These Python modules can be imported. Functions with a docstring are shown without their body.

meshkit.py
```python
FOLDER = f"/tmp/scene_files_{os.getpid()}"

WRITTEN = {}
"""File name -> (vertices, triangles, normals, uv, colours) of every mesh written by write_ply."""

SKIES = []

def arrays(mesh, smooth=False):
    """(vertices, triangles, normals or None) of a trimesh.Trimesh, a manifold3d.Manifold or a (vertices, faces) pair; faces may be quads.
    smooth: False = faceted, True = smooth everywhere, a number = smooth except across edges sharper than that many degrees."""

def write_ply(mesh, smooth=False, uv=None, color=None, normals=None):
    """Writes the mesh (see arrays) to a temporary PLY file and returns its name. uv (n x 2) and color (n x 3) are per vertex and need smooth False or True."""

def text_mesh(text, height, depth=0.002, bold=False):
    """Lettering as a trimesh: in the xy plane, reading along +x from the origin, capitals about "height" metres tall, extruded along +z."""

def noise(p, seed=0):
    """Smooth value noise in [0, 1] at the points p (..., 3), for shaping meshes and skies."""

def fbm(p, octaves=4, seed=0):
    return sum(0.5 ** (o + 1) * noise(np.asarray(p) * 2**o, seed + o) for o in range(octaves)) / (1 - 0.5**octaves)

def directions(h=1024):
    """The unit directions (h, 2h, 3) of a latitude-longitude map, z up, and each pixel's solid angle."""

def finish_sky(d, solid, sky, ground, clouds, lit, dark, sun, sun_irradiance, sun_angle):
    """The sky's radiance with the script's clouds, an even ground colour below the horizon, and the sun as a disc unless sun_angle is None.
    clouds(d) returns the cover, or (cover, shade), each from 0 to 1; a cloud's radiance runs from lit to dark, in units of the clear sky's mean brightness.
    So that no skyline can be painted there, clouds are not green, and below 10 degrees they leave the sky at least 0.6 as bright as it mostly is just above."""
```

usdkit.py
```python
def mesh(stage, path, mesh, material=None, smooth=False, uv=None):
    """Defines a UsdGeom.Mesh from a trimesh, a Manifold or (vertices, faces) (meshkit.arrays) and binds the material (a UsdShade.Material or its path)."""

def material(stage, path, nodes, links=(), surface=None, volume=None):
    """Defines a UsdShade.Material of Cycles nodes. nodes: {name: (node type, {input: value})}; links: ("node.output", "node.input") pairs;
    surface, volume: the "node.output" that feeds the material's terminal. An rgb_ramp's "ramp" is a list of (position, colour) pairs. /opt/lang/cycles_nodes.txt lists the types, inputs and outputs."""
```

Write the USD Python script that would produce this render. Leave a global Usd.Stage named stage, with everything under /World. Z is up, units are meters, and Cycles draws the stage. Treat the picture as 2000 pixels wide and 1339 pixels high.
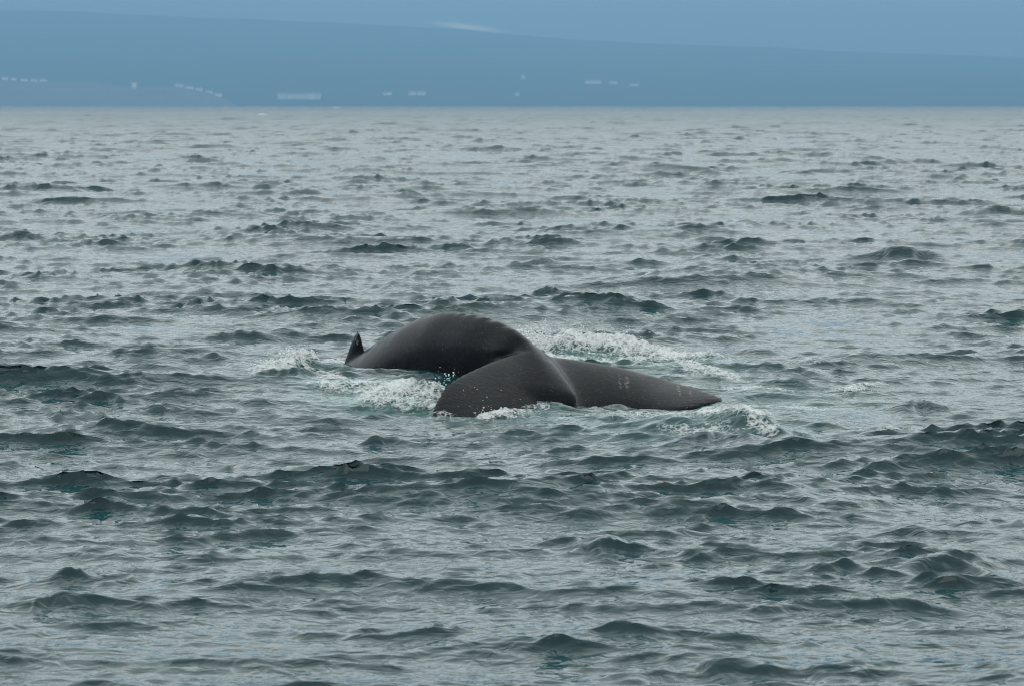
import math, random
import numpy as np
import trimesh
from scipy.ndimage import map_coordinates, gaussian_filter
from scipy.spatial import cKDTree
import meshkit, usdkit
from pxr import Usd, UsdGeom, UsdLux, UsdShade, Gf, Sdf

stage = Usd.Stage.CreateInMemory()
UsdGeom.SetStageUpAxis(stage, UsdGeom.Tokens.z)
UsdGeom.SetStageMetersPerUnit(stage, 1.0)
UsdGeom.Xform.Define(stage, '/World')
UsdGeom.Scope.Define(stage, '/World/Looks')
rng = np.random.default_rng(11)

# ---------------------------------------------------------------- camera, sky, sun, exposure
EYE = 3.26                       # height of the lens above the water
PITCH = math.degrees(math.atan(463.5 / 5833.0))
cam = UsdGeom.Camera.Define(stage, '/World/camera')
cam.AddTranslateOp().Set(Gf.Vec3d(0, 0, EYE))
cam.AddRotateXOp().Set(90 - PITCH)
cam.CreateFocalLengthAttr(105.0)
cam.CreateHorizontalApertureAttr(36.0)
cam.CreateVerticalApertureAttr(36.0 * 685 / 1024)
cam.CreateClippingRangeAttr(Gf.Vec2f(0.1, 60000))
cam.CreateFStopAttr(6.3)
cam.CreateFocusDistanceAttr(34.0)
cam.CreateExposureAttr(0.25)

SUN_EL, SUN_AZ = math.radians(38), math.radians(150)     # azimuth = atan2(x, y) of the way to the sun: behind the camera, right
CLOUD = (11.55, 11.75, 11.3)
HAZE_DENSITY, HAZE_COLOR = 2.0e-4, (0.178, 0.362, 0.545)
M = lambda name, nodes, links=(), surface=None, volume=None: usdkit.material(stage, '/World/Looks/' + name, nodes, links, surface, volume)

sky_mat = M('sky_air', {
    't': ('texture_coordinate', {}),
    'sky': ('sky_texture', {'sky_type': 'single_scattering', 'sun_disc': False, 'sun_elevation': SUN_EL, 'sun_rotation': SUN_AZ,
                            'altitude': 0.0, 'air_density': 1.0, 'aerosol_density': 2.0, 'ozone_density': 1.0}),
    'sep': ('separate_xyz', {}),
    'map': ('mapping', {'scale': (1.0, 1.0, 3.0)}),
    'n': ('noise_texture', {'scale': 2.6, 'detail': 5.0, 'roughness': 0.55}),
    'shade': ('map_range', {'from_min': 0.3, 'from_max': 0.7, 'to_min': 0.82, 'to_max': 1.14, 'clamp': True}),
    'el': ('rgb_ramp', {'ramp': [(0.0, (0.33, 0.43, 0.56)), (0.05, (0.60, 0.66, 0.74)), (0.12, (1.34, 1.34, 1.33)), (0.4, (1.08, 1.08, 1.08)), (0.8, (0.72, 0.72, 0.73))]}),
    'c0': ('vector_math', {'math_type': 'multiply', 'vector1': CLOUD}),
    'c': ('vector_math', {'math_type': 'scale'}),
    'mix': ('mix_color', {'fac': 0.93, 'use_clamp': False}),
    'sm': ('mapping', {'location': (0.015 / 0.017, 0, 0), 'scale': (1 / 0.017, 0.0, 1 / 0.0016)}),
    'sk': ('vector_math', {'math_type': 'add'}), 'slope': ('math', {'math_type': 'multiply_add', 'value2': 0.12 / 0.0016, 'value3': -0.0242 / 0.0016}),
    'sv': ('combine_xyz', {}), 'sl': ('vector_math', {'math_type': 'length'}),
    'sr': ('map_range', {'range_type': 'smoothstep', 'from_min': 1.0, 'from_max': 0.0, 'to_min': 0.0, 'to_max': 1.0, 'clamp': True}),
    'sc': ('mix_color', {'b': (28.0, 22.0, 17.0), 'use_clamp': False}),
    'bg': ('background_shader', {'strength': 0.1}),
}, [('t.generated', 'sep.vector'), ('t.generated', 'map.vector'), ('map.vector', 'n.vector'), ('n.fac', 'shade.value'),
    ('sep.z', 'el.fac'), ('el.color', 'c0.vector2'), ('c0.vector', 'c.vector1'), ('shade.result', 'c.scale'),
    ('sky.color', 'mix.a'), ('c.vector', 'mix.b'), ('t.generated', 'sm.vector'), ('sm.vector', 'sk.vector1'), ('sep.x', 'slope.value1'), ('slope.value', 'sv.z'), ('sv.vector', 'sk.vector2'), ('sk.vector', 'sl.vector1'), ('sl.value', 'sr.value'),
    ('sr.result', 'sc.fac'), ('mix.result', 'sc.a'), ('sc.result', 'bg.color')], surface='bg.background')
dome = UsdLux.DomeLight.Define(stage, '/World/sky')
dome.CreateIntensityAttr(1.0)
UsdShade.MaterialBindingAPI.Apply(dome.GetPrim()).Bind(sky_mat)
dome.GetPrim().SetCustomDataByKey('kind', 'structure')

sun = UsdLux.DistantLight.Define(stage, '/World/sun')
sun.CreateNormalizeAttr(True)
sun.CreateIntensityAttr(0.14)
sun.CreateAngleAttr(40.0)
sun.CreateColorAttr(Gf.Vec3f(1.0, 0.97, 0.93))
sx, sy, sz = math.cos(SUN_EL) * math.sin(SUN_AZ), math.cos(SUN_EL) * math.cos(SUN_AZ), math.sin(SUN_EL)
q = Gf.Rotation(Gf.Vec3d(0, 0, 1), Gf.Vec3d(sx, sy, sz)).GetQuat()
sun.AddOrientOp().Set(Gf.Quatf(q))

# ---------------------------------------------------------------- helpers
taken = {}
def path_of(name, parent='/World'):
    parent = parent if isinstance(parent, str) else str(parent.GetPath())
    k = taken.get((parent, name), -1) + 1
    taken[(parent, name)] = k
    return f'{parent}/{name}' + (f'_{k:03d}' if k else '')

def tag(prim, label=None, category=None, group=None, kind=None):
    for key, val in (('label', label), ('category', category), ('group', group), ('kind', kind)):
        if val:
            prim.SetCustomDataByKey(key, val)
    return prim

def obj(name, mesh, mat, parent='/World', smooth=False, **data):
    m = usdkit.mesh(stage, path_of(name, parent), mesh, mat, smooth=smooth)
    return tag(m.GetPrim(), **data)

def thing(name, loc, rotz=0.0, **data):
    x = UsdGeom.Xform.Define(stage, path_of(name))
    x.AddTranslateOp().Set(Gf.Vec3d(*map(float, loc)))
    x.AddRotateZOp().Set(float(rotz))
    return tag(x.GetPrim(), **data)

def primvar(prim, name, values):
    UsdGeom.PrimvarsAPI(prim).CreatePrimvar(name, Sdf.ValueTypeNames.FloatArray, 'vertex').Set(np.asarray(values, np.float32).tolist())

def grid_faces(n, m):
    i, j = np.meshgrid(np.arange(n - 1), np.arange(m - 1), indexing='ij')
    a = (i * m + j).ravel()
    return np.vstack([np.c_[a, a + 1, a + m + 1], np.c_[a, a + m + 1, a + m]])

# ---------------------------------------------------------------- the sea's waves
def spectrum(n, size, lo, hi, peak, wind, spread, seed, fall):
    """Height and sideways shift of one square of wind sea, wavelengths lo to hi."""
    r = np.random.default_rng(seed)
    k1 = np.fft.fftfreq(n, size / n) * 2 * np.pi
    kx, ky = np.meshgrid(k1, k1, indexing='xy')
    k = np.hypot(kx, ky); k[0, 0] = 1e9
    kp = 2 * np.pi / peak
    P = np.exp(-1.25 * (kp / k) ** 2) / k ** fall
    ang = np.arctan2(ky, kx) - wind
    P *= 0.05 + np.abs(np.cos(ang)) ** spread
    lam = 2 * np.pi / k
    P *= 1 / (1 + np.exp(-(lam - lo) / (0.12 * lo))) * 1 / (1 + np.exp((lam - hi) / (0.12 * hi)))
    P[0, 0] = 0
    H = np.sqrt(P) * (r.normal(size=(n, n)) + 1j * r.normal(size=(n, n)))
    f = lambda X: np.real(np.fft.ifft2(X)) * n * n * (2 * np.pi / size)
    return np.stack([f(H), f(-1j * H * kx / k), f(-1j * H * ky / k)])

BANDS = []
def band(n, size, lo, hi, peak, wind, spread, seed, hs, chop, turn, fall=3.7):
    F = spectrum(n, size, lo, hi, peak, wind, spread, seed, fall)
    s = hs / 4 / F[0].std()
    F *= s
    F[1:] *= -chop       # towards the crests, which sharpens them
    BANDS.append((F.astype(np.float32), size, math.radians(turn)))
W = math.radians(-78)
band(512, 173.0, 4.0, 80.0, 10.0, W, 5.0, 3, 0.27, 1.3, 11, 3.4)
band(1024, 67.0, 1.0, 4.0, 3.0, W + 0.12, 4.0, 4, 0.09, 1.1, -17, 3.5)
band(1024, 23.3, 0.10, 1.1, 2.0, W - 0.7, 3.0, 5, 0.064, 0.9, 29, 3.2)

# single waves that stand out: x, y, half width, half length, height, turn
HERO = []
def hero(px, py, wpx, h, turn=0.0, lean=0.5):
    d = 5833 * EYE / (py - 206.0)
    x, w = (px - 1000.0) / 5833 * d, wpx / 5833 * d / 2
    h = 0.72 * h * min(1, 80 / d) ** 0.4
    HERO.append((x, d, w * 0.75, max(0.35 * w, 2.6 * h), h, math.radians(turn), lean))
for a in [(1740, 512, 340, .46), (1430, 305, 150, .5), (1590, 306, 150, .35), (1062, 582, 120, .19), (1060, 518, 210, .30), (470, 660, 220, .17, 6),
          (330, 694, 330, .13), (185, 1125, 210, .13), (1190, 1070, 210, .13, 8), (1420, 1330, 560, .15, 4), (1380, 878, 330, .22, -8),
          (1800, 795, 190, .18), (1750, 868, 420, .09), (1600, 985, 600, .17, 4), (1850, 1120, 360, .15, -8), (700, 358, 110, .4), (560, 365, 120, .3), (1950, 418, 220, .42),
          (1470, 688, 210, .13, -5), (760, 860, 170, .10), (600, 838, 170, .09), (190, 296, 76, .5), (30, 470, 120, .22),
          (560, 762, 220, .20, -6), (1900, 330, 150, .4), (100, 1190, 260, .10), (850, 1240, 120, .09), (1690, 720, 420, .13), (640, 1140, 300, .07),
          (1080, 800, 180, .08), (980, 408, 90, .25), (300, 335, 60, .3), (1620, 395, 140, .25), (420, 342, 90, .35), (1690, 1180, 420, .10, 5)]:
    hero(*a)

def spline(P, n):
    """Catmull-Rom through the rows of P."""
    P = np.asarray(P, float)
    Q = np.vstack([2 * P[0] - P[1], P, 2 * P[-1] - P[-2]])
    t = np.linspace(0, len(P) - 1 - 1e-9, n)
    i, f = t.astype(int), (t % 1)[:, None]
    a, b, c, d = Q[i], Q[i + 1], Q[i + 2], Q[i + 3]
    return 0.5 * (2 * b + (c - a) * f + (2 * a - 5 * b + 4 * c - d) * f ** 2 + (3 * b - a - 3 * c + d) * f ** 3)

crest = np.random.default_rng(77)
for _ in range(520):
    d = math.sqrt(crest.uniform(70.0 ** 2, 950.0 ** 2))
    x = d * math.tan(crest.uniform(-.19, .19))
    h = crest.uniform(.10, .20) + crest.uniform(0, .22) * min(1, d / 500)
    w = h * crest.uniform(3, 7)
    HERO.append((x, d, w, 2.6 * h, h, crest.uniform(-.25, .25), .5))

# water thrown up by the whale: crest lines of (x, y, height), front and back width
RIDGES = [([(-.1, 38.2, .20), (.2, 38.3, .30), (.5, 38.3, .34), (1.0, 38.3, .37), (1.35, 38.2, .33), (1.75, 37.9, .22), (2.1, 37.2, .10), (2.5, 36.2, .05)], 1.0, .45),
          ([(-3.25, 35.5, .02), (-3.0, 35.7, .12), (-2.75, 36.0, .22), (-2.5, 36.2, .28), (-2.2, 36.3, .22), (-1.9, 36.5, .08)], .45, .5),
          ([(-1.5, 32.0, .02), (-1.34, 32.2, .12), (-1.15, 32.35, .16), (-.98, 32.35, .15), (-.83, 32.3, .13)], .3, .25),
          ([(-.3, 31.15, .01), (-.15, 31.22, .05), (.0, 31.3, .05), (.2, 31.5, .02)], .15, .12),
          ([(.6, 30.6, .02), (1.0, 30.1, .10), (1.5, 29.7, .18), (1.95, 29.6, .24), (2.25, 29.4, .25), (2.5, 28.9, .10)], .6, .45),
          ([(1.9, 31.2, .04), (2.3, 31.0, .10), (2.8, 30.6, .08), (3.2, 30.3, .02)], .35, .3),
          ([(3.2, 29.1, .02), (3.6, 29.3, .07), (4.3, 29.4, .08), (5.0, 29.3, .05)], .3, .25)]
def along(line, x, y):
    """The height of the line nearest to each point, and how far the point lies behind (+) or before (-) it."""
    L = spline(np.array(line, float), 120)
    d, i = cKDTree(L[:, :2]).query(np.c_[x, y])
    e = np.hypot(x - L[i, 0], 0) * ((i == 0) | (i == 119))
    return L[i, 2], d * np.where(y > L[i, 1], 1, -1), e

def calm(x, y):
    """Less chop in the slick that the whale has left round itself."""
    return 1 - 0.3 * np.exp(-((x - 0.6) / 2.8) ** 2 - ((y - 33.8) / 2.6) ** 2)

def hero_height(x, y):
    Z = np.zeros_like(x)
    for k, (hx, hy, w, l, h, a, lean) in enumerate(HERO):
        near = np.nonzero((np.abs(x - hx) < 3 * w) & (np.abs(y - hy) < 5 * l + 1))[0]
        if not len(near):
            continue
        dx, dy = x[near] - hx, y[near] - hy
        c, s = math.cos(a), math.sin(a)
        u, v = c * dx + s * dy, -s * dx + c * dy
        f = meshkit.fbm(np.stack([u / w * 2.2, 0 * u + 7.7 * k, 0 * u], -1), 3, 40)
        v = v + (f - 0.5) * 1.6 * l + 0.5 * l * (u / w) ** 2
        v = np.where(v < 0, v / 0.75, v / 1.35)
        e = 0.22
        p = np.exp(-(np.sqrt((v / l) ** 2 + e * e) - e) * 1.5 - (np.abs(u) / w / 0.85) ** 1.5)
        Z[near] = np.maximum(Z[near], h * (0.65 + 0.7 * f) * p)
    for line, front, back in RIDGES:
        a = np.array(line)
        near = np.nonzero((x > a[:, 0].min() - 1) & (x < a[:, 0].max() + 1) & (y > a[:, 1].min() - 4 * front) & (y < a[:, 1].max() + 4 * back))[0]
        if len(near):
            h, v, e = along(line, x[near], y[near])
            w = np.where(v < 0, front, back)
            n = meshkit.fbm(np.stack([x[near] * 3, y[near] * 3, 0 * x[near]], -1), 3, 61)
            p = h * (0.7 + 0.6 * n) * np.exp(-(np.sqrt((v / w) ** 2 + .04) - .2) * 1.7 - (e / .2) ** 2)
            Z[near] = np.maximum(Z[near], p)
    return Z

def sea(x, y):
    """Where the still-water points (x, y) stand in the waves: (n, 3)."""
    X, Y, Z = x.copy(), y.copy(), np.zeros_like(x)
    H = hero_height(x, y)
    gust = np.clip(2.2 * meshkit.fbm(np.stack([x / 2.5, y / 4, 0 * x], -1), 3, 31) - 0.1, 0.6, 1.4) 
    for F, size, a in BANDS:
        n = F.shape[1]
        c, s = math.cos(a), math.sin(a)
        stretch = 1.4 if size < 30 else 1.75 if size < 100 else 1.3      # crests run on sideways
        u, v = (c * x / stretch + s * y) / size * n, (-s * x / stretch + c * y) / size * n
        f = [map_coordinates(F[i], [v, u], order=1, mode='grid-wrap') for i in range(3)]
        q = calm(x, y)
        if size < 100:            # short waves grow on the crests of the longer ones and die in their troughs
            q = q * gust * np.clip(0.95 + 0.25 * Z / long_, 0.62, 1.4)
        q = q * np.clip(0.85 + 0.24 * f[0] / F[0].std(), 0.55, 1.35)
        Z += q * f[0]
        Y -= 0.25 * q * f[0]
        long_ = max(Z.std(), 1e-3)
        X += q * (c * f[1] - s * f[2])
        Y += q * (s * f[1] + c * f[2])
    Z += H
    Y -= 0.15 * H
    Z -= 0.075 * np.exp(-((x - 0.9) / 2.1) ** 2 - ((y - 32.9) / 1.2) ** 2) + 0.075 * np.exp(-((x - 1.5) / 0.8) ** 2 - ((y - 32.7) / 0.9) ** 2)       # the hollow in front of the flukes
    return np.stack([X, Y, Z], -1)

# ---------------------------------------------------------------- materials
water = M('sea_water', {
    'g': ('geometry', {}),
    'map': ('mapping', {'scale': (0.8, 1.0, 1.0)}),
    'n': ('noise_texture', {'scale': 6.5, 'detail': 2.2, 'roughness': 0.5, 'distortion': 0.9}),
    'b': ('bump', {'strength': 0.8, 'distance': 0.028}),
    'ro': ('attribute', {'attribute': 'roughness'}), 'ch': ('attribute', {'attribute': 'churn'}), 'mx': ('mix_color', {'a': (0.005, 0.023, 0.027), 'b': (0.035, 0.11, 0.11)}),
    'p': ('principled_bsdf', {'roughness': 0.07, 'ior': 1.333}),
}, [('ro.fac', 'p.roughness'), ('ch.fac', 'mx.fac'), ('mx.result', 'p.base_color'), ('g.position', 'map.vector'), ('map.vector', 'n.vector'), ('n.fac', 'b.height'), ('b.normal', 'p.normal')], surface='p.BSDF')

def plain(name, color, rough=0.8):
    return M(name, {'g': ('geometry', {}), 'n': ('noise_texture', {'scale': 0.05, 'detail': 3.0}),
                    'r': ('rgb_ramp', {'ramp': [(0.3, tuple(0.8 * c for c in color)), (0.7, tuple(min(1, 1.15 * c) for c in color))]}),
                    'p': ('principled_bsdf', {'roughness': rough})},
             [('g.position', 'n.vector'), ('n.fac', 'r.fac'), ('r.color', 'p.base_color')], surface='p.BSDF')
white_wall, grey_roof, cream_wall, red_paint = plain('white_wall', (0.8, 0.8, 0.78)), plain('grey_roof', (0.3, 0.3, 0.31)), plain('cream_wall', (0.84, 0.70, 0.48)), plain('red_paint', (0.4, 0.08, 0.05))
boat_white, dark_glass = plain('boat_white', (0.8, 0.8, 0.8), 0.4), plain('dark_glass', (0.03, 0.035, 0.04), 0.2)

def land(name, low, high):
    return M(name, {'g': ('geometry', {}), 'n': ('noise_texture', {'scale': 0.006, 'detail': 6.0, 'roughness': 0.6}),
                    'r': ('rgb_ramp', {'ramp': [(0.3, low), (0.7, high)]}), 'p': ('principled_bsdf', {'roughness': 0.95, 'specular_ior_level': 0.1})},
             [('g.position', 'n.vector'), ('n.fac', 'r.fac'), ('r.color', 'p.base_color')], surface='p.BSDF')
moor, turf = land('mountain_moor', (0.03, 0.035, 0.03), (0.07, 0.07, 0.055)), land('headland_turf', (0.13, 0.12, 0.115), (0.20, 0.18, 0.17))

def spot(c, r):
    return {'mapping_type': 'point', 'location': tuple(-a / b for a, b in zip(c, r)), 'scale': tuple(1 / b for b in r)}
SCARS = [((1.29, 33.62, .10), (.045, .5, .14)), ((1.21, 33.62, .10), (.03, .5, .16)), ((1.87, 33.45, .05), (.03, .4, .10)), ((2.0, 33.5, .02), (.025, .4, .08)), ((-1.94, 37.3, .32), (.035, .4, .05))]
nodes = {
    'g': ('geometry', {}),
    'n': ('noise_texture', {'scale': 2.5, 'detail': 6.0, 'roughness': 0.6}),
    'r': ('rgb_ramp', {'ramp': [(0.3, (0.0035, 0.0040, 0.0050)), (0.7, (0.009, 0.0096, 0.0112))]}),
    'ns': ('noise_texture', {'scale': 24.0, 'detail': 3.0, 'roughness': 0.7}),
    'sr': ('map_range', {'from_min': 0.48, 'from_max': 0.66, 'clamp': True}),
    'fl': ('noise_texture', {'scale': 60.0, 'detail': 1.0}),
    'fr': ('map_range', {'from_min': 0.70, 'from_max': 0.78, 'to_max': 0.6, 'clamp': True}),
    'mark': ('math', {'math_type': 'multiply'}), 'all': ('math', {'math_type': 'maximum'}),
    'col': ('mix_color', {'b': (0.30, 0.30, 0.30)}),
    'turn': ('vector_rotate', {'rotate_type': 'z_axis', 'angle': math.radians(38)}),
    'st': ('mapping', {'scale': (3.0, 36.0, 36.0)}),
    'nst': ('noise_texture', {'scale': 1.0, 'detail': 4.0, 'roughness': 0.6}),
    'nb': ('noise_texture', {'scale': 14.0, 'detail': 5.0, 'roughness': 0.6}),
    'near': ('mapping', spot((-.45, 31.9, .1), (1.0, 1.6, 1.5))), 'len': ('vector_math', {'math_type': 'length'}),
    'mask': ('map_range', {'from_min': 1.0, 'from_max': 0.5, 'to_min': 0.05, 'to_max': 0.6, 'clamp': True}),
    'b1': ('bump', {'distance': 0.012}), 'b2': ('bump', {'strength': 0.2, 'distance': 0.012}),
    'rr': ('map_range', {'from_min': 0.35, 'from_max': 0.65, 'to_min': 0.19, 'to_max': 0.34, 'clamp': True}),
    'p': ('principled_bsdf', {'ior': 1.115}),
}
links = [('g.position', 'n.vector'), ('n.fac', 'r.fac'), ('r.color', 'col.a'), ('g.position', 'ns.vector'), ('ns.fac', 'sr.value'), ('g.position', 'fl.vector'), ('fl.fac', 'fr.value'),
         ('sr.result', 'mark.value1'), ('mark.value', 'all.value1'), ('fr.result', 'all.value2'), ('all.value', 'col.fac'), ('col.result', 'p.base_color'),
         ('g.position', 'turn.vector'), ('turn.vector', 'st.vector'), ('st.vector', 'nst.vector'), ('nst.fac', 'b1.height'), ('g.position', 'near.vector'), ('near.vector', 'len.vector1'), ('len.value', 'mask.value'), ('mask.result', 'b1.strength'),
         ('g.position', 'nb.vector'), ('nb.fac', 'b2.height'), ('b1.normal', 'b2.normal'), ('b2.normal', 'p.normal'), ('n.fac', 'rr.value'), ('rr.result', 'p.roughness')]
last = None
for i, (c, r) in enumerate(SCARS):
    nodes |= {f'sm{i}': ('mapping', spot(c, r)), f'sl{i}': ('vector_math', {'math_type': 'length'}), f'sk{i}': ('map_range', {'from_min': 1.0, 'from_max': 0.4, 'clamp': True}), f'sx{i}': ('math', {'math_type': 'maximum', 'value2': 0.0})}
    links += [('g.position', f'sm{i}.vector'), (f'sm{i}.vector', f'sl{i}.vector1'), (f'sl{i}.value', f'sk{i}.value'), (f'sk{i}.result', f'sx{i}.value1')]
    if last:
        links.append((last, f'sx{i}.value2'))
    last = f'sx{i}.value'
links.append((last, 'mark.value2'))
whale_skin = M('whale_skin', nodes, links, surface='p.BSDF')

# ---------------------------------------------------------------- the sea
def sea_mesh():
    fine = np.radians(np.linspace(-11.4, 11.4, 640))
    side = np.radians(np.linspace(11.4, 360 - 11.4, 50))[1:-1]
    az = np.concatenate([fine, side])
    near = np.exp(np.linspace(math.log(13.5), math.log(150.0), 1100))
    mid = np.exp(np.linspace(math.log(150.0), math.log(1100.0), 820))[1:]
    far = np.exp(np.linspace(math.log(1100.0), math.log(17000.0), 130))[1:]
    r = np.concatenate([[0.5, 2, 5, 8, 11, 12.5], near, mid, far])
    R, A = np.meshgrid(r, az, indexing='ij')
    x, y = (R * np.sin(A)).ravel(), (R * np.cos(A)).ravel()
    P = sea(x, y)
    ang = np.abs(np.degrees(np.where(A > math.pi, A - 2 * math.pi, A))).ravel()
    rr = R.ravel()
    fade = np.clip((15.0 - ang) / 3.0, 0, 1) * np.clip(rr / 8 - 0.5, 0, 1)
    fade *= np.clip((6000 - rr) / 4500, 0, 1)
    P = np.c_[x, y, 0 * x] * (1 - fade[:, None]) + P * fade[:, None]
    n, m = len(r), len(az)
    f = grid_faces(n, m)
    i = np.arange(n - 1) * m
    a, b = i + m - 1, i
    f = np.vstack([f, np.c_[a, b, b + m], np.c_[a, b + m, a + m]])
    c = len(P)
    P = np.vstack([P, [[0, 0, 0]]])
    j = np.arange(m)
    f = np.vstack([f, np.c_[np.full(m, c), (j + 1) % m, j]])
    return P, f[:, ::-1]
SP, SF = sea_mesh()
sea_prim = obj('sea', (SP, SF), water, smooth=True, kind='structure', label='grey green choppy open sea running out to the horizon')
rr = np.hypot(SP[:, 0], SP[:, 1])
primvar(sea_prim, 'roughness', np.interp(np.log(np.maximum(rr, 1)), np.log([1, 25, 60, 200, 700, 3000]), [.04, .04, .07, .15, .28, .36]))   # ripples too small to tell apart

# bubbles that the whale has beaten into the water: (x, y, half width, half length, strength)
churn = np.zeros(len(SP))
for cx, cy, a, b, k in [(.9, 37.2, 1.4, 1.3, 1.0), (2.1, 36.4, .8, 1.2, .6), (-2.6, 35.7, .7, .7, .6), (-1.3, 32.2, .8, .8, .8), (.3, 31.4, .9, .5, .5), (1.9, 29.6, 1.1, .8, .45), (2.9, 33.2, 1.2, 1.2, .25), (-1.8, 33.3, .7, .9, .4)]:
    churn = np.maximum(churn, k * np.exp(-((SP[:, 0] - cx) / a) ** 2 - ((SP[:, 1] - cy) / b) ** 2))
primvar(sea_prim, 'churn', churn * (churn > .02))

# ---------------------------------------------------------------- far shore
def ridge_of(px, table):
    xs, ys = zip(*table)
    return np.interp(px, xs, ys)
MOUNT = [(-2500, 120), (-1200, 170), (-500, 196), (0, 187), (300, 176), (650, 163), (920, 147), (1020, 139), (1150, 128), (1300, 121), (1650, 106), (2000, 91), (2600, 76), (4000, 50), (5200, 30)]
def mountain_h(x, y):
    px = 1000 + x / 14500 * 5833
    top = ridge_of(px, MOUNT) / 5833 * 14500
    t = (y - 9300.0) / 5200.0 + 0.02 * (meshkit.fbm(np.stack([x / 700, y / 700, 0 * x], -1), 4, 5) - .5)
    u = np.clip(t, 0, 1)
    prof = 0.34 * (1 - np.exp(-u * 9)) + 0.66 * u ** 1.6
    prof = np.where(t > 1, 1 - 0.5 * (t - 1), prof)
    n = meshkit.fbm(np.stack([x / 420, y / 420, 0 * x + 3], -1), 5, 9) - 0.5
    return np.maximum(top * prof, -30) + n * 70 * np.clip(t * 2, 0, 1) * np.clip(1.3 - t, 0.25, 1) - 6 * (t < 0)
gx, gy = np.linspace(-8600, 8600, 420), np.linspace(9150, 16200, 130)
X, Y = np.meshgrid(gx, gy, indexing='ij')
obj('mountain', (np.c_[X.ravel(), Y.ravel(), mountain_h(X, Y).ravel()], grid_faces(420, 130)[:, ::-1]), moor, smooth=True, kind='structure', label='long hazy blue mountain ridge across the far shore')
HEAD = [(-1500, 64), (-600, 60), (-200, 55), (0, 51), (100, 48), (200, 43), (262, 36), (300, 38), (350, 38), (400, 28), (440, 15), (458, 2), (480, -6)]
def headland_h(x, y):
    px = 1000 + x / 8500 * 5833
    top = ridge_of(px, HEAD) / 5833 * 8500
    t = (y - 8300.0) / 200.0
    n = meshkit.fbm(np.stack([x / 90, y / 90, 0 * x], -1), 4, 21) - 0.5
    return top * np.clip(1 - np.abs(t - 1) ** 2.2, -0.3, 1) + n * 9 * np.clip(1 - np.abs(t - 1), 0, 1)
gx, gy = np.linspace(-4200, -740, 260), np.linspace(8280, 8720, 50)
X, Y = np.meshgrid(gx, gy, indexing='ij')
obj('headland', (np.c_[X.ravel(), Y.ravel(), headland_h(X, Y).ravel()], grid_faces(260, 50)[:, ::-1]), turf, smooth=True, kind='structure', label='low pale headland on the left in front of the mountain')

def box(w, d, h, x=0, y=0, z=0):
    m = trimesh.creation.box((w, d, h)); m.apply_translation((x, y, z + h / 2)); return m
def gable(w, d, e, ridge, over=0.6):
    v = np.array([[-w/2-over, -d/2-over, e], [w/2+over, -d/2-over, e], [w/2+over, d/2+over, e], [-w/2-over, d/2+over, e], [-w/2-over, 0, e+ridge], [w/2+over, 0, e+ridge]])
    f = [[0,1,5],[0,5,4],[2,3,4],[2,4,5],[1,2,5],[3,0,4],[0,2,1],[0,3,2]]
    return trimesh.Trimesh(v, f, process=False)
def on_ground(fn, px, py, y0, y1):
    ys = np.linspace(y0, y1, 1200)
    xs = (px - 1000) / 5833 * ys
    hs = fn(xs, ys)
    row = 206 - (hs - EYE) / ys * 5833
    ok = np.nonzero(row <= py)[0]
    i = ok[0] if len(ok) else int(np.argmin(row))
    return xs[i], ys[i], hs[i]
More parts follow.
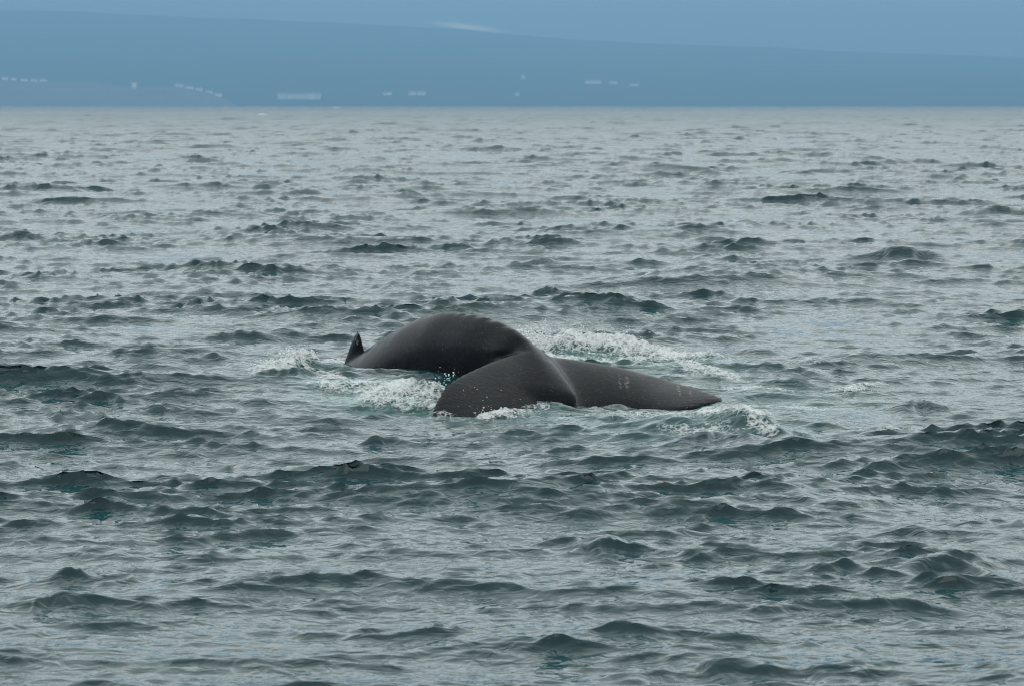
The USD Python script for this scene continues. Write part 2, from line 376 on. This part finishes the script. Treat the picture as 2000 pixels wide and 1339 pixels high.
def house(fn, px, py, wpx, hpx, y0, y1, label, group=None, name='house', cat='house'):
    x, y, z = on_ground(fn, px, py, y0, y1)
    s = y / 5833
    w, h = wpx * s, hpx * s
    t = thing(name, (x, y, z - 0.3 * h), random.uniform(-8, 8) if name == 'house' else 0, label=label, category=cat, group=group)
    d = min(w, 1.4 * h + 6)
    obj('wall', box(w, d, h * 1.15), white_wall, t)
    obj('roof', gable(w, d, h * 1.15 + 0.05, h * 0.35), grey_roof, t)
    return t
random.seed(4)
house(mountain_h, 586, 193, 84, 9, 9300, 12000, 'long low white hall on the far shore near the water', name='long_hall', cat='hall')
for px, py, w, h, l in [(757, 186, 17, 5, 'small white house right of the long hall on the far shore'),
                        (806, 186, 14, 6, 'left one of two white houses side by side on the far shore'),
                        (824, 186, 16, 6, 'right one of two white houses side by side on the far shore'),
                        (1022, 155, 8, 7, 'lone white house high on the mountainside in the centre'),
                        (1010, 187, 9, 5, 'tiny white house low on the shore in the centre'),
                        (1158, 164, 32, 6, 'wide white farmhouse on the slope right of centre'),
                        (1197, 165, 14, 5, 'small white house just right of the wide farmhouse'),
                        (1238, 169, 18, 5, 'rightmost white house on the mountain slope')]:
    house(mountain_h, px, py, w, h, 9300, 12000, l)
for px, w, which in [(14, 11, 'leftmost'), (30, 9, 'second and smallest'), (52, 13, 'middle'), (70, 12, 'fourth'), (88, 13, 'rightmost')]:
    house(headland_h, px, 153.5, w, 5, 8300, 8500, f'{which} pale house of the row on the headland crest at far left', 'row of houses on the headland crest')
for px, py, w, which in [(352, 169, 14, 'highest, leftmost'), (372, 171, 15, 'second highest'), (391, 175, 14, 'middle'), (410, 180, 15, 'second lowest'), (428, 186, 15, 'lowest, rightmost')]:
    house(headland_h, px, py, w, 5, 8300, 8500, f'{which} pale house of the row descending the right end of the headland', 'row of houses down the headland slope')
# lighthouse
x, y, z = on_ground(headland_h, 264.5, 171, 8300, 8500)
t = thing('lighthouse', (x, y, z - 2), label='cream lighthouse tower standing on the headland crest', category='lighthouse')
prof = lambda pts: trimesh.creation.revolve(np.array(pts, float), sections=24)
obj('tower', prof([(0, 0), (7.6, 0), (6.4, 18), (0, 18)]), cream_wall, t, smooth=30)
obj('gallery', prof([(0, 18), (7.6, 18.05), (7.6, 18.8), (0, 18.8)]), white_wall, t)
obj('lantern', prof([(0, 18.8), (4.6, 18.85), (4.6, 22), (0, 22)]), dark_glass, t)
obj('lantern_roof', prof([(0, 22), (5.2, 22.05), (3.5, 24.4), (0.6, 25.6), (0, 26.2)]), red_paint, t)

def boat(px, y, length, label):
    x = (px - 1000) / 5833 * y
    t = thing('boat', (x, y, 0), 8, label=label, category='boat')
    L, B = length, length * 0.3
    st = []
    for s in np.linspace(-1, 1, 9):
        half = B / 2 * (1 - max(0, s) ** 2.4) * (0.9 if s < -0.9 else 1)
        top = L * 0.12 + 0.05 * L * max(0, s) ** 2
        st.append([[s * L / 2, -half, top], [s * L / 2 * 0.95, -half * 0.6, -0.25], [s * L / 2 * 0.95, half * 0.6, -0.25], [s * L / 2, half, top]])
    v = np.array(st).reshape(-1, 3)
    f = []
    for i in range(8):
        for j in range(4):
            a, b = i * 4 + j, i * 4 + (j + 1) % 4
            f += [[a, b, b + 4], [a, b + 4, a + 4]]
    f += [[0, 2, 1], [0, 3, 2], [32, 33, 34], [32, 34, 35]]
    obj('hull', trimesh.Trimesh(v, f, process=False), boat_white, t)
    obj('cabin', box(L * 0.34, B * 0.66, L * 0.17, -L * 0.05, 0, L * 0.121), boat_white, t)
    obj('window', box(L * 0.345, B * 0.67, L * 0.05, -L * 0.05, 0, L * 0.20), dark_glass, t)
    obj('mast', trimesh.creation.cylinder(0.006 * L, L * 0.3, transform=trimesh.transformations.translation_matrix((-L * .12, 0, L * .44))), boat_white, t)
boat(442, 3600, 6.5, 'small white boat on the horizon below the end of the headland')
boat(658, 3400, 8.0, 'small white boat on the horizon right of the long hall')

# ---------------------------------------------------------------- whale
def W3(px, py, d):
    """A point at the distance d ahead, in metres."""
    return np.array([(px - 1000.0) / 5833 * d, d, EYE - (py - 206.0) / 5833 * d])

class Sweep:
    """An ellipse with half axes A, B swept along a line of stations, rounded off at both ends."""
    def __init__(self, C, A, B, n=420, m=200, keel=0.0, cap=0.3):
        D = spline(np.hstack([C, A, B]), n)
        C, A, B = D[:, :3], D[:, 3:6], D[:, 6:9]
        t = np.linspace(0, len(C) - 1, n) / (len(C) - 1)
        e = np.minimum(t, 1 - t) * n / 18
        k = np.sqrt(np.clip(1 - np.clip(1 - e, 0, 1) ** 2, 0.0004, 1))[:, None, None]
        th = np.linspace(0, 2 * np.pi, m, endpoint=False)
        c, q = np.cos(th), np.sin(th)
        w = (1 - keel * np.clip(q, 0, 1) ** 2) * c
        P = C[:, None] + k * (w[None, :, None] * A[:, None] + q[None, :, None] * B[:, None])
        du = np.gradient(P, axis=0)
        dv = (np.roll(P, -1, 1) - np.roll(P, 1, 1)) / 2
        N = np.cross(du, dv)
        N /= np.linalg.norm(N, axis=2, keepdims=True) + 1e-12
        out = ((P - C[:, None]) * N).sum(2)
        N *= np.sign(np.median(out)) 
        self.P, self.N = P.reshape(-1, 3), N.reshape(-1, 3)
        self.tree = cKDTree(self.P)
    def __call__(self, p):
        d, i = self.tree.query(p, workers=-1)
        sgn = ((p - self.P[i]) * self.N[i]).sum(1)
        return np.where(d < 0.012, sgn, np.sign(sgn) * d)

def smin(a, b, k):
    h = np.clip(0.5 + 0.5 * (b - a) / k, 0, 1)
    return b * (1 - h) + a * h - k * h * (1 - h)

def surface_net(f, lo, step, shape):
    """The zero surface of the samples f as a closed mesh."""
    ins = f < 0
    nx, ny, nz = shape
    cs = [(i, j, k) for i in (0, 1) for j in (0, 1) for k in (0, 1)]
    cell = lambda arr, c: arr[c[0]:nx - 1 + c[0], c[1]:ny - 1 + c[1], c[2]:nz - 1 + c[2]]
    cnt = sum(cell(ins, c).astype(np.int8) for c in cs)
    act = (cnt > 0) & (cnt < 8)
    idx = -np.ones(act.shape, np.int64); at = np.argwhere(act); idx[act] = np.arange(len(at))
    acc, num = np.zeros((len(at), 3)), np.zeros(len(at))
    vals = {c: cell(f, c)[act] for c in cs}
    for c in cs:
        for ax in range(3):
            if c[ax] == 0:
                e = list(c); e[ax] = 1; e = tuple(e)
                a, b = vals[c], vals[e]
                x = (a < 0) != (b < 0)
                t = np.where(x, a / np.where(x, a - b, 1), 0)
                p = np.array(c, float)[None].repeat(len(at), 0); p[:, ax] += t
                acc += p * x[:, None]; num += x
    v = (at + acc / num[:, None]) * step + lo
    faces = []
    for ax in range(3):
        o1, o2 = [(1, 2), (2, 0), (0, 1)][ax]
        sl = [slice(1, s - 1) for s in shape]; sl[ax] = slice(0, shape[ax] - 1)
        s2 = list(sl); s2[ax] = slice(1, shape[ax])
        A, B = ins[tuple(sl)], ins[tuple(s2)]
        g = np.argwhere(A != B)
        if not len(g):
            continue
        flip = A[tuple(g.T)]
        g = g + np.array([0 if q == ax else 1 for q in range(3)])
        def at_(d1, d2):
            h = g.copy(); h[:, o1] -= d1; h[:, o2] -= d2
            return idx[tuple(h.T)]
        a, b, c, d = at_(1, 1), at_(0, 1), at_(0, 0), at_(1, 0)
        qd = np.where(flip[:, None], np.c_[a, b, c, d], np.c_[d, c, b, a])
        faces.append(qd)
    F = np.vstack(faces)
    return v, np.vstack([F[:, [0, 1, 2]], F[:, [0, 2, 3]]])

UP = np.array([0, 0, 1.0])
# ridge of the back from the fin to the tail: px, py, distance, half height, half width
RIDGE = [(640, 760, 38.2, 1.00, .85), (690, 712, 37.5, .84, .70), (715, 690, 37.15, .74, .62), (745, 667, 36.75, .66, .54), (785, 640, 36.2, .60, .46), (825, 620, 35.7, .55, .41), (865, 610, 35.2, .50, .37),
         (905, 611, 34.75, .45, .33), (945, 619, 34.3, .39, .30), (983, 633, 33.9, .32, .26), (1012, 652, 33.55, .26, .24), (1036, 680, 33.25, .21, .23), (1050, 704, 32.95, .17, .25), (1060, 735, 32.6, .14, .32), (1070, 775, 32.2, .12, .38)]
top = np.array([W3(a, b, c) for a, b, c, _, _ in RIDGE])
tan = np.gradient(top, axis=0); tan /= np.linalg.norm(tan, axis=1, keepdims=True)
side = np.cross(tan, UP); side /= np.linalg.norm(side, axis=1, keepdims=True)
nrm = np.cross(side, tan)
hb, hw = np.array([r[3] for r in RIDGE])[:, None], np.array([r[4] for r in RIDGE])[:, None]
stock = Sweep(top - nrm * hb, side * hw, nrm * hb, 520, 260, keel=0.35)
# flukes: leading edge (px, py, distance), trailing edge (px, distance, height), half thickness
FLUKE = [((812, 850, 30.9), (830, 30.6, -.30), .02), ((838, 785, 31.6), (858, 30.6, -.36), .04), ((872, 743, 32.15), (885, 30.7, -.32), .05), ((925, 719, 32.6), (940, 30.9, -.24), .07), ((985, 697, 33.05), (1000, 31.4, -.16), .09),
         ((1022, 694, 33.3), (1060, 31.9, -.12), .11), ((1065, 697, 33.6), (1112, 32.3, -.14), .10), ((1120, 702, 33.85), (1162, 32.6, -.14), .08), ((1200, 716, 34.0), (1235, 32.7, -.14), .075), ((1280, 735, 33.95), (1300, 32.6, -.11), .06),
         ((1340, 752, 33.75), (1352, 32.75, -.09), .045), ((1392, 766, 33.5), (1390, 32.95, -.06), .03), ((1432, 782, 33.2), (1425, 33.05, -.05), .015)]
le = np.array([W3(*a) for a, _, _ in FLUKE])
te = np.array([[(a - 1000) / 5833 * b, b, c] for _, (a, b, c), _ in FLUKE])
ch = (le - te) / 2
fn = spline([[-.75, -.45, .45], [-.45, -.45, .75], [-.15, -.4, .9], [.1, -.4, .9], [.12, -.4, .9], [.12, -.4, .9]], len(FLUKE))
fn /= np.linalg.norm(fn, axis=1, keepdims=True)
fluke = Sweep((le + te) / 2, ch, fn * np.array([c for _, _, c in FLUKE])[:, None])
# dorsal fin: height stations, front and rear edge
FIN = [((668, 728), (728, 728), .10), ((674, 706), (714, 698), .07), ((679, 690), (709, 684), .055), ((685, 672), (706, 670), .045), ((690, 659), (703.5, 660), .033), ((695.5, 648), (701.5, 650), .022), ((698.5, 640), (700.5, 641), .014)]
fl, fr = np.array([W3(*a, 37.45) for a, _, _ in FIN]), np.array([W3(*b, 37.15) for _, b, _ in FIN])
fc = (fl - fr) / 2
finn = np.tile(side[1] * 1.0, (len(FIN), 1))
fin = Sweep((fl + fr) / 2, fc, finn * np.array([c for _, _, c in FIN])[:, None], 120, 120)

SLIT_A, SLIT_B = W3(950, 699, 33.68), W3(1001, 687, 33.0)
SLIT = (SLIT_A + SLIT_B) / 2
_a = (SLIT_B - SLIT_A) / np.linalg.norm(SLIT_B - SLIT_A)
_c = np.cross(_a, [-.5, -.85, .1]); _c /= np.linalg.norm(_c)
SLIT_AXES = np.stack([_a, np.cross(_c, _a), _c])
def whale_field(p):
    f = smin(smin(stock(p), fluke(p), 0.16), fin(p), 0.05)
    r = (p - SLIT) @ SLIT_AXES.T / [.40, .16, .030]
    e = np.linalg.norm(r, axis=1)
    return np.where(e < 2.5, -smin(-f, (e - 1) * .03, 0.02), f)
STEP = 0.024
lo, hi = np.array([-2.75, 30.3, -0.55]), np.array([2.6, 38.9, 1.0])
shape = tuple(np.ceil((hi - lo) / STEP).astype(int))
coarse = 4
cshape = tuple(int(s) // coarse + 3 for s in shape)
cg = np.stack(np.meshgrid(*[np.arange(s) * STEP * coarse for s in cshape], indexing='ij'), -1).reshape(-1, 3) + lo
cf = whale_field(cg).reshape(cshape)
G = np.stack(np.meshgrid(*[np.arange(s) / coarse for s in shape], indexing='ij'), 0)
F = map_coordinates(cf, G.reshape(3, -1), order=1).reshape(shape)
band_ = np.abs(F) < 0.09
pts = np.argwhere(band_) * STEP + lo
F[band_] = whale_field(pts)
F[[0, -1]] = 1; F[:, [0, -1]] = 1; F[:, :, [0, -1]] = 1
F = np.where(band_, gaussian_filter(F, 0.9), F)
wv, wf = surface_net(F, lo, STEP, shape)
wm = trimesh.Trimesh(wv, wf, process=False)
comp = trimesh.graph.connected_components(wm.face_adjacency, min_len=500)
wm.update_faces(np.isin(np.arange(len(wf)), max(comp, key=len))); wm.remove_unreferenced_vertices()
wv, ed = np.array(wm.vertices), wm.edges_unique
deg = np.bincount(ed.ravel(), minlength=len(wv))[:, None]
for step in (0.5, -0.52) * 6 + (0.35, 0.35):
    mean = np.zeros_like(wv)
    np.add.at(mean, ed[:, 0], wv[ed[:, 1]]); np.add.at(mean, ed[:, 1], wv[ed[:, 0]])
    wv += step * np.where(deg > 2, mean / np.maximum(deg, 1) - wv, 0)
# knuckles of the spine along the back
_, ki = cKDTree(spline(top, 900)).query(wv)
sp = spline(top, 900); dist = np.linalg.norm(wv - sp[ki], axis=1)
px_at = 1000 + sp[ki, 0] / sp[ki, 1] * 5833
arc = np.r_[0, np.cumsum(np.linalg.norm(np.diff(sp, axis=0), axis=1))][ki]
amp = np.clip((px_at - 850) / 60, 0, 1) * np.clip((1030 - px_at) / 50, 0, 1) * np.exp(-(dist / 0.07) ** 2)
wv[:, 2] += 0.0045 * amp * (0.5 + np.abs(np.sin(arc * 1.7))) * np.sin(arc * 2 * math.pi / 0.29 + 1.3 * np.sin(arc * 3.1))
wn = wm.vertex_normals
obj('humpback_whale', (wv, np.array(wm.faces)), whale_skin, smooth=True, label='dark grey humpback whale arching its back, fin and broad tail flukes above the water', category='whale')

# ---------------------------------------------------------------- foam and spray
foam_mat = M('white_foam', {
    'g': ('geometry', {}), 'd': ('attribute', {'attribute': 'foam'}),
    'n': ('noise_texture', {'scale': 8.0, 'detail': 4.0, 'roughness': 0.6, 'distortion': 1.2}),
    'v': ('voronoi_texture', {'feature': 'distance_to_edge', 'scale': 16.0}),
    'web': ('map_range', {'from_min': 0.0, 'from_max': 0.22, 'to_min': 0.30, 'to_max': -0.18, 'clamp': True}),
    'warp': ('vector_math', {'math_type': 'multiply_add', 'vector2': (0.12, 0.12, 0.12)}),
    'a': ('math', {'math_type': 'multiply_add', 'value2': 2.3}),
    's': ('math', {'math_type': 'add'}),
    't': ('math', {'math_type': 'add', 'value2': -1.62}),
    'al': ('map_range', {'range_type': 'smoothstep', 'from_min': -0.2, 'from_max': 0.95, 'to_min': 0.0, 'to_max': 0.97, 'clamp': True}),
    'p': ('principled_bsdf', {'base_color': (0.58, 0.62, 0.62), 'roughness': 0.55, 'specular_ior_level': 0.4}),
    'c': ('transparent_bsdf', {}), 'm': ('mix_closure', {}),
}, [('g.position', 'n.vector'), ('n.color', 'warp.vector1'), ('g.position', 'warp.vector3'), ('warp.vector', 'v.vector'), ('v.distance', 'web.value'), ('n.fac', 'a.value1'), ('d.fac', 'a.value3'),
    ('a.value', 's.value1'), ('web.result', 's.value2'), ('s.value', 't.value1'), ('t.value', 'al.value'), ('al.result', 'm.fac'), ('c.BSDF', 'm.closure1'), ('p.BSDF', 'm.closure2')], surface='m.closure')
drop_mat = M('spray_drops', {'p': ('principled_bsdf', {'base_color': (0.62, 0.66, 0.67), 'roughness': 0.25})}, surface='p.BSDF')

def foam(label, lines, step=(0.018, 0.03), lump=0.05, seed=0):
    """A sheet of froth over the water along lines of (x, y, density), each with its half width."""
    A = np.vstack([np.array(l) for l, _ in lines]); w = max(w for _, w in lines)
    gx, gy = np.arange(A[:, 0].min() - w, A[:, 0].max() + w, step[0]), np.arange(A[:, 1].min() - 1.6 * w, A[:, 1].max() + 1.6 * w, step[1])
    X, Y = np.meshgrid(gx, gy, indexing='ij')
    x, y = X.ravel(), Y.ravel()
    wx = x + 0.10 * (meshkit.fbm(np.stack([x * 5, y * 4, 0 * x + seed], -1), 3, 70) - .5)
    wy = y + 0.25 * (meshkit.fbm(np.stack([x * 5, y * 4, 0 * x + seed + 9], -1), 3, 71) - .5)
    D = np.zeros_like(x)
    for l, hw in lines:
        L = spline(np.array(l, float), 90)
        d, i = cKDTree(L[:, :2] * [1, 0.7]).query(np.c_[wx, wy * 0.7])
        D = np.maximum(D, L[i, 2] * np.clip(1.25 * np.exp(-(d / hw) ** 2) - 0.15, 0, 1))
    P = sea(x, y)
    q = np.c_[x, y, 0 * x + seed]
    b = 1 - np.abs(2 * meshkit.fbm(q * [7, 5, 1], 3, 80) - 1) * 1.6
    P[:, 2] += 0.018 + lump * D * np.clip(b, 0, 1) + 0.5 * lump * D * np.abs(meshkit.noise(q * [22, 16, 1], 81))
    n, m = len(gx), len(gy)
    f = grid_faces(n, m)[:, ::-1]
    f = f[(D[f] > 0.06).any(1)]
    used, inv = np.unique(f, return_inverse=True)
    o = obj('foam', (P[used], inv.reshape(-1, 3)), foam_mat, smooth=True, kind='stuff', label=label, category='foam')
    primvar(o, 'foam', D[used])

foam('white breaking foam crest thrown up behind the right tail fluke',
     [([(.05, 38.0, .95), (.35, 38.25, 1), (.7, 38.2, 1), (1.05, 38.2, 1), (1.4, 38.1, .95), (1.7, 37.8, .85), (2.0, 37.3, .7)], .32),
      ([(.1, 37.3, .8), (.5, 37.0, .75), (.9, 37.0, .5), (1.3, 37.2, .55), (1.7, 36.9, .55), (2.1, 36.4, .5)], .5),
      ([(1.9, 36.0, .4), (2.2, 35.3, .6), (2.45, 34.8, .65), (2.6, 34.4, .45)], .16)], lump=.09, seed=1)
foam('white splash of foam curling off a wave left of the dorsal fin',
     [([(-3.05, 35.5, .8), (-2.9, 35.75, .95), (-2.72, 36.0, 1), (-2.52, 36.2, .95)], .17), ([(-2.95, 35.2, .75), (-2.75, 35.3, .75), (-2.55, 35.6, .5)], .2)], lump=.08, seed=2)
foam('bubbly foam trail between the left splash and the near fluke',
     [([(-2.7, 35.2, .55), (-2.4, 34.7, .5), (-2.15, 34.2, .5), (-1.95, 33.6, .6)], .16), ([(-2.02, 33.0, .62), (-1.85, 32.85, .66), (-1.62, 33.0, .6), (-1.45, 33.3, .45)], .2)], seed=3, lump=.03)
foam('thick white foam mound heaped against the tip of the near fluke',
     [([(-1.42, 31.95, .8), (-1.32, 32.15, 1), (-1.15, 32.25, 1), (-1.0, 32.2, .75), (-.85, 32.25, .7)], .24), ([(-1.36, 31.75, .85), (-1.15, 31.7, .85), (-.98, 31.75, .55)], .2),
      ([(-.9, 31.9, .5), (-.8, 31.5, .55), (-.7, 31.25, .5)], .12)], lump=.07, seed=4)
foam('small foam splash at the waterline under the near fluke',
     [([(-.3, 31.05, .7), (-.17, 31.16, 1), (-.02, 31.22, .9), (.12, 31.4, .55), (.35, 31.8, .4)], .10)], lump=.05, seed=5, step=(.012, .02))
foam('foam breaking over the dark wave at front right of the whale',
     [([(1.75, 29.9, .5), (1.95, 29.6, .75), (2.15, 29.45, .85), (2.3, 29.2, .75), (2.4, 28.7, .7)], .11), ([(1.5, 29.3, .4), (1.75, 29.1, .55), (2.0, 29.0, .45)], .12), ([(1.2, 31.2, .35), (1.7, 31.2, .5), (2.2, 31.0, .55), (2.6, 30.8, .45)], .14)], seed=6, lump=.03)
foam('thin foam streaks on the churned water beyond the right fluke tip',
     [([(2.5, 33.6, .35), (2.9, 33.8, .5), (3.3, 33.6, .42)], .10), ([(3.7, 33.4, .35), (4.0, 33.9, .75), (4.25, 34.4, .6), (4.5, 34.5, .3)], .10), ([(2.7, 32.6, .3), (3.1, 32.4, .45), (3.5, 32.2, .3)], .12), ([(3.3, 36.0, .3), (3.55, 36.2, .5), (3.75, 36.1, .3)], .1)], seed=7, lump=.015)
foam('low foam line on the small ridge at right, in front of the churned water',
     [([(3.25, 28.95, .35), (3.6, 29.15, .6), (4.0, 29.25, .45), (4.5, 29.3, .4)], .08)], seed=8, lump=.02)
foam('small foam patch on the water just left of the dorsal fin', [([(-2.45, 38.6, .5), (-2.25, 38.7, .65), (-2.05, 38.6, .4)], .13)], seed=9, lump=.02)
foam('small distant whitecap in the far water below the long hall', [([(-80.2, 950, .9), (-79, 950.3, 1), (-77.8, 950, .8)], .7)], step=(.15, .15), lump=.5, seed=11)
foam('froth along the dark waterline under the arched back', [([(-1.75, 36.9, .45), (-1.3, 36.4, .5), (-1.0, 35.9, .45), (-.85, 35.2, .4)], .1)], seed=10, lump=.02)

ball = trimesh.creation.icosphere(1)
def spray(label, puffs, seed):
    """Drops and short threads of flung water: puffs of (centre, spread, count, largest radius)."""
    r = np.random.default_rng(seed)
    V, F, n = [], [], 0
    for c, sp, k, big in puffs:
        g = r.normal(size=(k, 3)) * sp
        rad = big * (0.25 + 0.75 * r.random(k) ** 3)
        st = 1 + 1.6 * r.random((k, 3)) ** 4
        for i in range(k):
            V.append(ball.vertices * rad[i] * st[i] + g[i] + c); F.append(ball.faces + n); n += len(ball.vertices)
    obj('spray', (np.vstack(V), np.vstack(F)), drop_mat, smooth=True, kind='stuff', label=label, category='spray')
spray('spray of drops leaping above the foam behind the hump',
      [((.18, 37.6, .34), (.08, .2, .06), 260, .014), ((.30, 37.6, .40), (.09, .2, .05), 160, .011), ((.42, 37.6, .34), (.09, .2, .05), 130, .010), ((.5, 38, .42), (.25, .3, .08), 60, .006), ((1.0, 38.2, .37), (.4, .2, .04), 160, .008)], 1)
spray('spray of drops above the left splash', [((-2.6, 36.1, .26), (.10, .1, .04), 260, .012), ((-2.85, 35.8, .16), (.12, .12, .04), 240, .011), ((-2.5, 36.1, .30), (.09, .1, .04), 70, .007)], 2)
spray('drops of spray over the foam mound and the near fluke edge',
      [((-1.2, 32.2, .14), (.14, .15, .035), 200, .009), ((-.85, 32.3, .20), (.07, .1, .04), 110, .009), ((-.68, 32.35, .32), (.06, .06, .035), 34, .008), ((-.15, 31.2, .05), (.12, .06, .025), 120, .008), ((-.5, 31.7, .16), (.3, .2, .07), 40, .005)], 3)
spray('fine drops falling off the waves in front of the tail', [((2.15, 29.5, .14), (.16, .1, .03), 90, .007), ((1.75, 31, .06), (.4, .15, .02), 50, .005), ((4.0, 33.9, .05), (.2, .2, .02), 30, .006)], 4)

# ---------------------------------------------------------------- haze
haze = M('air_haze', {'v': ('principled_volume', {'color': HAZE_COLOR, 'density': HAZE_DENSITY, 'anisotropy': 0.0})}, [], volume='v.volume')
hb_ = trimesh.creation.box((33400, 33400, 560)); hb_.apply_translation((0, 0, 560 / 2 - 40))
obj('haze', hb_, haze, kind='stuff', label='thin blue sea haze lying over the water and the far shore')
